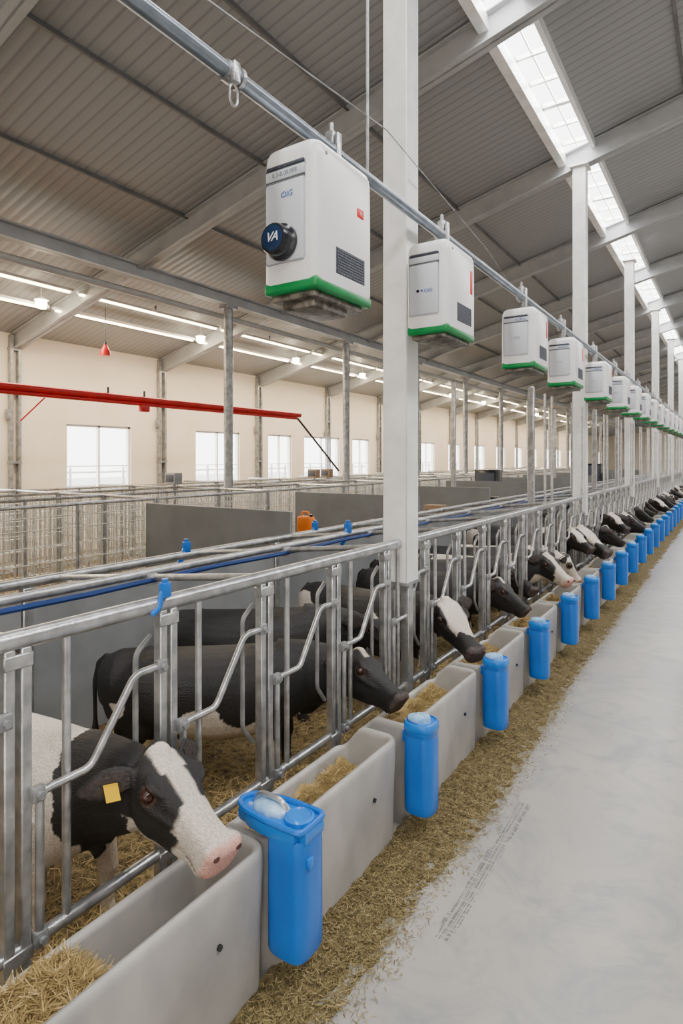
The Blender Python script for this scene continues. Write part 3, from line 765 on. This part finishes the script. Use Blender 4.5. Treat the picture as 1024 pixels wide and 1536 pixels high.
        path(bm,[((.20,sg*.15,.79),.03,.04),((.27,sg*.18,.73),.055,.085),((.33,sg*.19,.63),.06,.10),((.36,sg*.16,.53),.045,.065)],seg=12)
        path(bm,[((-.40,sg*.10,.82),.03,.02),((-.52,sg*.14,.81),.055,.045),((-.66,sg*.12,.78),.03,.03)],seg=10)
    nd0=A.lerp(D,.2); nd1=A.lerp(D,.6)
    path(bm,[((.46,0,.53),.03,.04),((.52,0,.48),.045,.07),(nd0.lerp(nd1,.4)-Vector((0,0,.19)),.04,.07),(nd1-Vector((0,0,.13)),.03,.03)],seg=12)
    sphere(bm,(-.48,0,.40),.13,(1.1,.9,.75))
    path(bm,[((-.74,0,.84),.03,.03),((-.80,0,.80),.022,.022),((-.83,0,.68),.016,.016),((-.83,.01,.45),.014,.014),((-.83,.01,.32),.03,.03),((-.83,.01,.20),.012,.012)],seg=10)
    bmesh.ops.recalc_face_normals(bm,faces=bm.faces)
    me=bpy.data.meshes.new('tmp'); bm.to_mesh(me); bm.free()
    o=bpy.data.objects.new('tmp',me); C.objects.link(o)
    md=o.modifiers.new('r','REMESH'); md.mode='VOXEL'; md.voxel_size=voxel
    sm=o.modifiers.new('s','SMOOTH'); sm.factor=.5; sm.iterations=4 if voxel>.009 else 7
    dg=bpy.context.evaluated_depsgraph_get(); dg.update()
    m2=bpy.data.meshes.new_from_object(o.evaluated_get(dg)); bpy.data.objects.remove(o)
    m2.name=name; m2.materials.clear(); m2.materials.append(m_cow)
    for p in m2.polygons: p.use_smooth=True; p.material_index=0
    at=m2.color_attributes.new('Coat','FLOAT_COLOR','POINT')
    neckdir=(D-A)
    eyes=[poll+ax*(.255*Lh)+s*(sg*.115*k)+u*.004*k for sg in (-1,1)]
    def sstep(x,w_=.012): return max(0,min(1,x/w_+.5))
    for i,v in enumerate(m2.vertices):
        co=v.co; r=co-poll; f=r.dot(ax)/Lh; sd=r.dot(s)/k; ud=r.dot(u)/k
        rd=math.hypot(sd,ud)
        n1=noise.noise(co*2.2+Vector((seed*3.1,seed*1.7,seed))); n2=noise.noise(co*9+Vector((seed,0,0)))*.12+noise.noise(co*30)*.03
        ishead=(-.16<f<1.1 and rd<.38 and co.x>.42 and not(f<.12 and ud<-.17))
        ear=ishead and (abs(sd)>.124 and f<.20)
        if ishead:
            w=0.0
            if pattern=='A':
                bl=.055+n2*.12-(.018 if .2<f<.5 else 0)+(max(0,f-.45)*.12)
                w=sstep(bl-abs(sd)) if ud>-.06 else 0
                w=max(w,sstep((f-.60-.6*n2)*Lh))
                if ud<-.165+.15*n2 and f>.05: w=max(w,sstep(-.165+.15*n2-ud))
                if f<-.06+.3*n2: w=0
            elif pattern=='B':
                w=sstep(.028-abs(sd)) if (f<.12 and ud>0) else 0
            elif pattern=='C':
                w=sstep(.085+.1*n2-abs(sd)) if (ud>-.01 and f<.62+n2) else 0
            elif pattern=='E':
                w=1-sstep(.05-(co-eyes[0]).length)-sstep(.05-(co-eyes[1]).length); w=max(0,w)
                if f<-.02: w=0
            else:
                w=sstep(.05+.15*n2-abs(sd)) if ud>-.02 else 0
                w=max(w,sstep((f-.72-n2)*Lh))
            if ear: w=0
            col=Vector(WHITE)*w+Vector(BLACK)*(1-w)
            if pattern in 'ADE' and f>.90 and ud>-.09:
                q=min(1,(f-.90)/.05); col=col.lerp(Vector(PINK),q*.9)
            if pattern in 'BC' and f>.88: col=col.lerp(Vector((.09,.068,.062)),min(1,(f-.88)/.05)*.8)
            if f>.72 and -.098<ud<-.088: col=col*.3
            ey=min((co-e).length for e in eyes)
            if ey<.040*k: col=col.lerp(Vector((.13,.07,.048)),min(1,(.040*k-ey)/.008)*.6)
        else:
            nd=(co-A).dot(neckdir)/neckdir.length_squared
            val=n1+n2
            if pattern=='A':
                w=1
                if nd>.22+.8*n2 and co.x>.38 and co.z>.47+n2: w=0
                elif val>.28 and co.x<.25: w=0
            elif pattern=='B':
                w=1 if (val<-.38 and co.z<.62) or ((co-Vector((-.1,-.25,.42))).length<.20+n2) else 0
            elif pattern=='C':
                w=1 if (val<-.30) else 0
                if nd>.3: w=0
            elif pattern=='E':
                w=1 if (val<-.05) else 0
            else:
                w=1 if (val<-.12) else 0
            if co.z<.30+n2 and pattern!='B': w=1
            if co.z<.045: col=Vector((.09,.07,.055))
            else: col=Vector(WHITE)*w+Vector(BLACK)*(1-w)
            if co.z<.4 and w>.5 and co.z>=.045: col=Vector((col.x*.82,col.y*.76,col.z*.68))
        at.data[i].color=(col.x,col.y,col.z,1)
    root=ob(name,m2,org,None,label,'cow','cows at the feed barrier',rot=(0,0,phi))
    def part(nm,mat,fn): return build(nm,mat,fn,parent=root)
    for j,sg in enumerate((-1,1)):
        part('eye',m_eye,lambda bm,j=j: sphere(bm,eyes[j],.026*k,(1,1,1),16,12))
        part('nostril',m_nos,lambda bm,sg=sg: sphere(bm,poll+ax*(.968*Lh)+s*(sg*.050*k)+u*.010*k,.0165*k,(1,1,.8),10,8))
        er,ed,fw,wd=ears[j]
        part('inner_ear',m_ear,lambda bm: loft(bm,[(c+fw*.013*k,wd,fw,w*.7,h*.4,h*.4) for c,_,_,w,h,_ in er[1:6]],12))
    if tag:
        er,ed,fw,wd=ears[0]
        down=wd if wd.z<0 else -wd
        def tg(bm):
            c=er[2][0]+ed*.015+down*.03+fw*.026
            g=bmesh.ops.create_cube(bm,size=1)
            for v in g['verts']:
                q=v.co; v.co=c+ed*(q.x*.046+q.y*.010)+wd*(q.y*.056)+fw*(q.z*.006)
            bmesh.ops.bevel(bm,geom=list({e for v in g['verts'] for e in v.link_edges}),offset=.0025,segments=2,affect='EDGES')
        part('ear_tag',m_yellow,tg)
    return root
cow1=cow('cow','black and white cow with yellow ear tag and pink muzzle',(2.42,1.54),rad(6),(1.95,1.62,.87),(1.53,1.59,.66),'A',.008,.05,True,1,rad(-5),1.08,.30,.85)
cow2=cow('cow','mostly black cow leaning its head over the trough',(2.50,3.06),rad(38),(2.10,3.42,.76),(1.74,3.38,.57),'B',.010,.04,False,2,rad(-10),1.0)
cow3=cow('cow','black cow with white forehead resting over trough rim',(2.50,4.80),rad(-4),(1.98,4.60,.89),(1.60,4.32,.63),'C',.010,.04,False,5,rad(4),1.02)
cow4=cow('cow','mostly black cow feeding through the galvanised barrier',(2.45,6.05),rad(12),(2.05,6.1,.80),(1.72,6.10,.56),'B',.015,.04,False,9,rad(-4),.98)
cow5=cow('cow','black cow with white face feeding at the barrier',(2.34,7.35),rad(15),(1.92,7.45,.90),(1.58,7.30,.66),'A',.015,-.04,False,14,0,.98)
cow6=cow('cow','white faced cow with head deep in the trough',(2.35,8.45),rad(20),(1.94,8.62,.72),(1.76,8.66,.42),'E',.016,.05,False,21,0,.95)
cow7=cow('cow','black cow with raised head beside the barrier',(2.52,9.55),rad(-6),(2.04,9.42,1.0),(1.70,9.25,.78),'C',.016,.05,False,33,0,.95)
copy_thing(cow2,P(3.20,3.74,0),(0,0,rad(36)))
copy_thing(cow2,P(3.02,6.75,0),(0,0,rad(24)))
copy_thing(cow2,P(2.98,8.0,0),(0,0,rad(20)))
src=[cow2,cow4,cow3,cow6,cow4,cow7,cow2,cow5,cow2]
t=9.95;i=0
while t<36:
    s_=random.choice(src)
    tt=t+random.uniform(-.1,.1)
    for c in COLT:
        if abs(tt-c)<.45: tt=c+(.45 if tt>=c else -.45)
    base=-s_.location.x
    copy_thing(s_,P(base+random.uniform(-.12,.12),tt,0),(0,0,s_.rotation_euler.z+rad(random.uniform(-9,9))),scale=random.uniform(.97,1.12))
    t+=random.uniform(.72,.98); i+=1
# ------------------------------------------------------------------ lights
def area(name,loc,sx,sy,power,col=(1,1,1),rot=(0,0,0)):
    d=bpy.data.lights.new(name,'AREA'); d.shape='RECTANGLE'; d.size=sx; d.size_y=sy; d.energy=power; d.color=col
    o=bpy.data.objects.new(name,d); C.objects.link(o); o.location=loc; o.rotation_euler=rot; return o
area('ridge_fill_light',(3.0,30,8.6),2.0,72,2900,(1,.975,.94))  # added fill strip over the out-of-view ridge gap, lights the outer trough faces
area('skylight_light',(-2.12,30,7.40),.40,72,2500,(1,.98,.95))
area('right_side_fill_light',(17.9,30,2.6),72,2.6,500,(1,.96,.91),(rad(90),0,rad(90)))  # added fill, out of view; the right wall behind it is solid
area('window_light',(-LW-.3,30,2.12),70,1.5,1000,(1,.98,.95),(rad(90),0,rad(-90)))
area('strip_light_glow',(-10.28,28,4.7),.7,58,2300,(1,.82,.58))
area('near_end_fill_light',(1.0,T0+.1,2.4),7,4.4,125,(1,.98,.95),(rad(90),0,0))  # fill added before the doorless near wall to brighten faces turned this way
w=bpy.data.worlds.new('sky'); bpy.context.scene.world=w; w.use_nodes=True
w.node_tree.nodes['Background'].inputs[0].default_value=(1,.99,.97,1); w.node_tree.nodes['Background'].inputs[1].default_value=7.0
# ------------------------------------------------------------------ camera
cd=bpy.data.cameras.new('camera'); cam=bpy.data.objects.new('camera',cd); C.objects.link(cam)
cam.location=(0,0,2.1); cam.rotation_euler=(rad(90),0,math.atan(588/900))
cd.sensor_fit='AUTO'; cd.sensor_width=36; cd.lens=900/1536*36; cd.shift_y=-80/1536
cd.clip_start=.05; cd.clip_end=300
bpy.context.scene.camera=cam
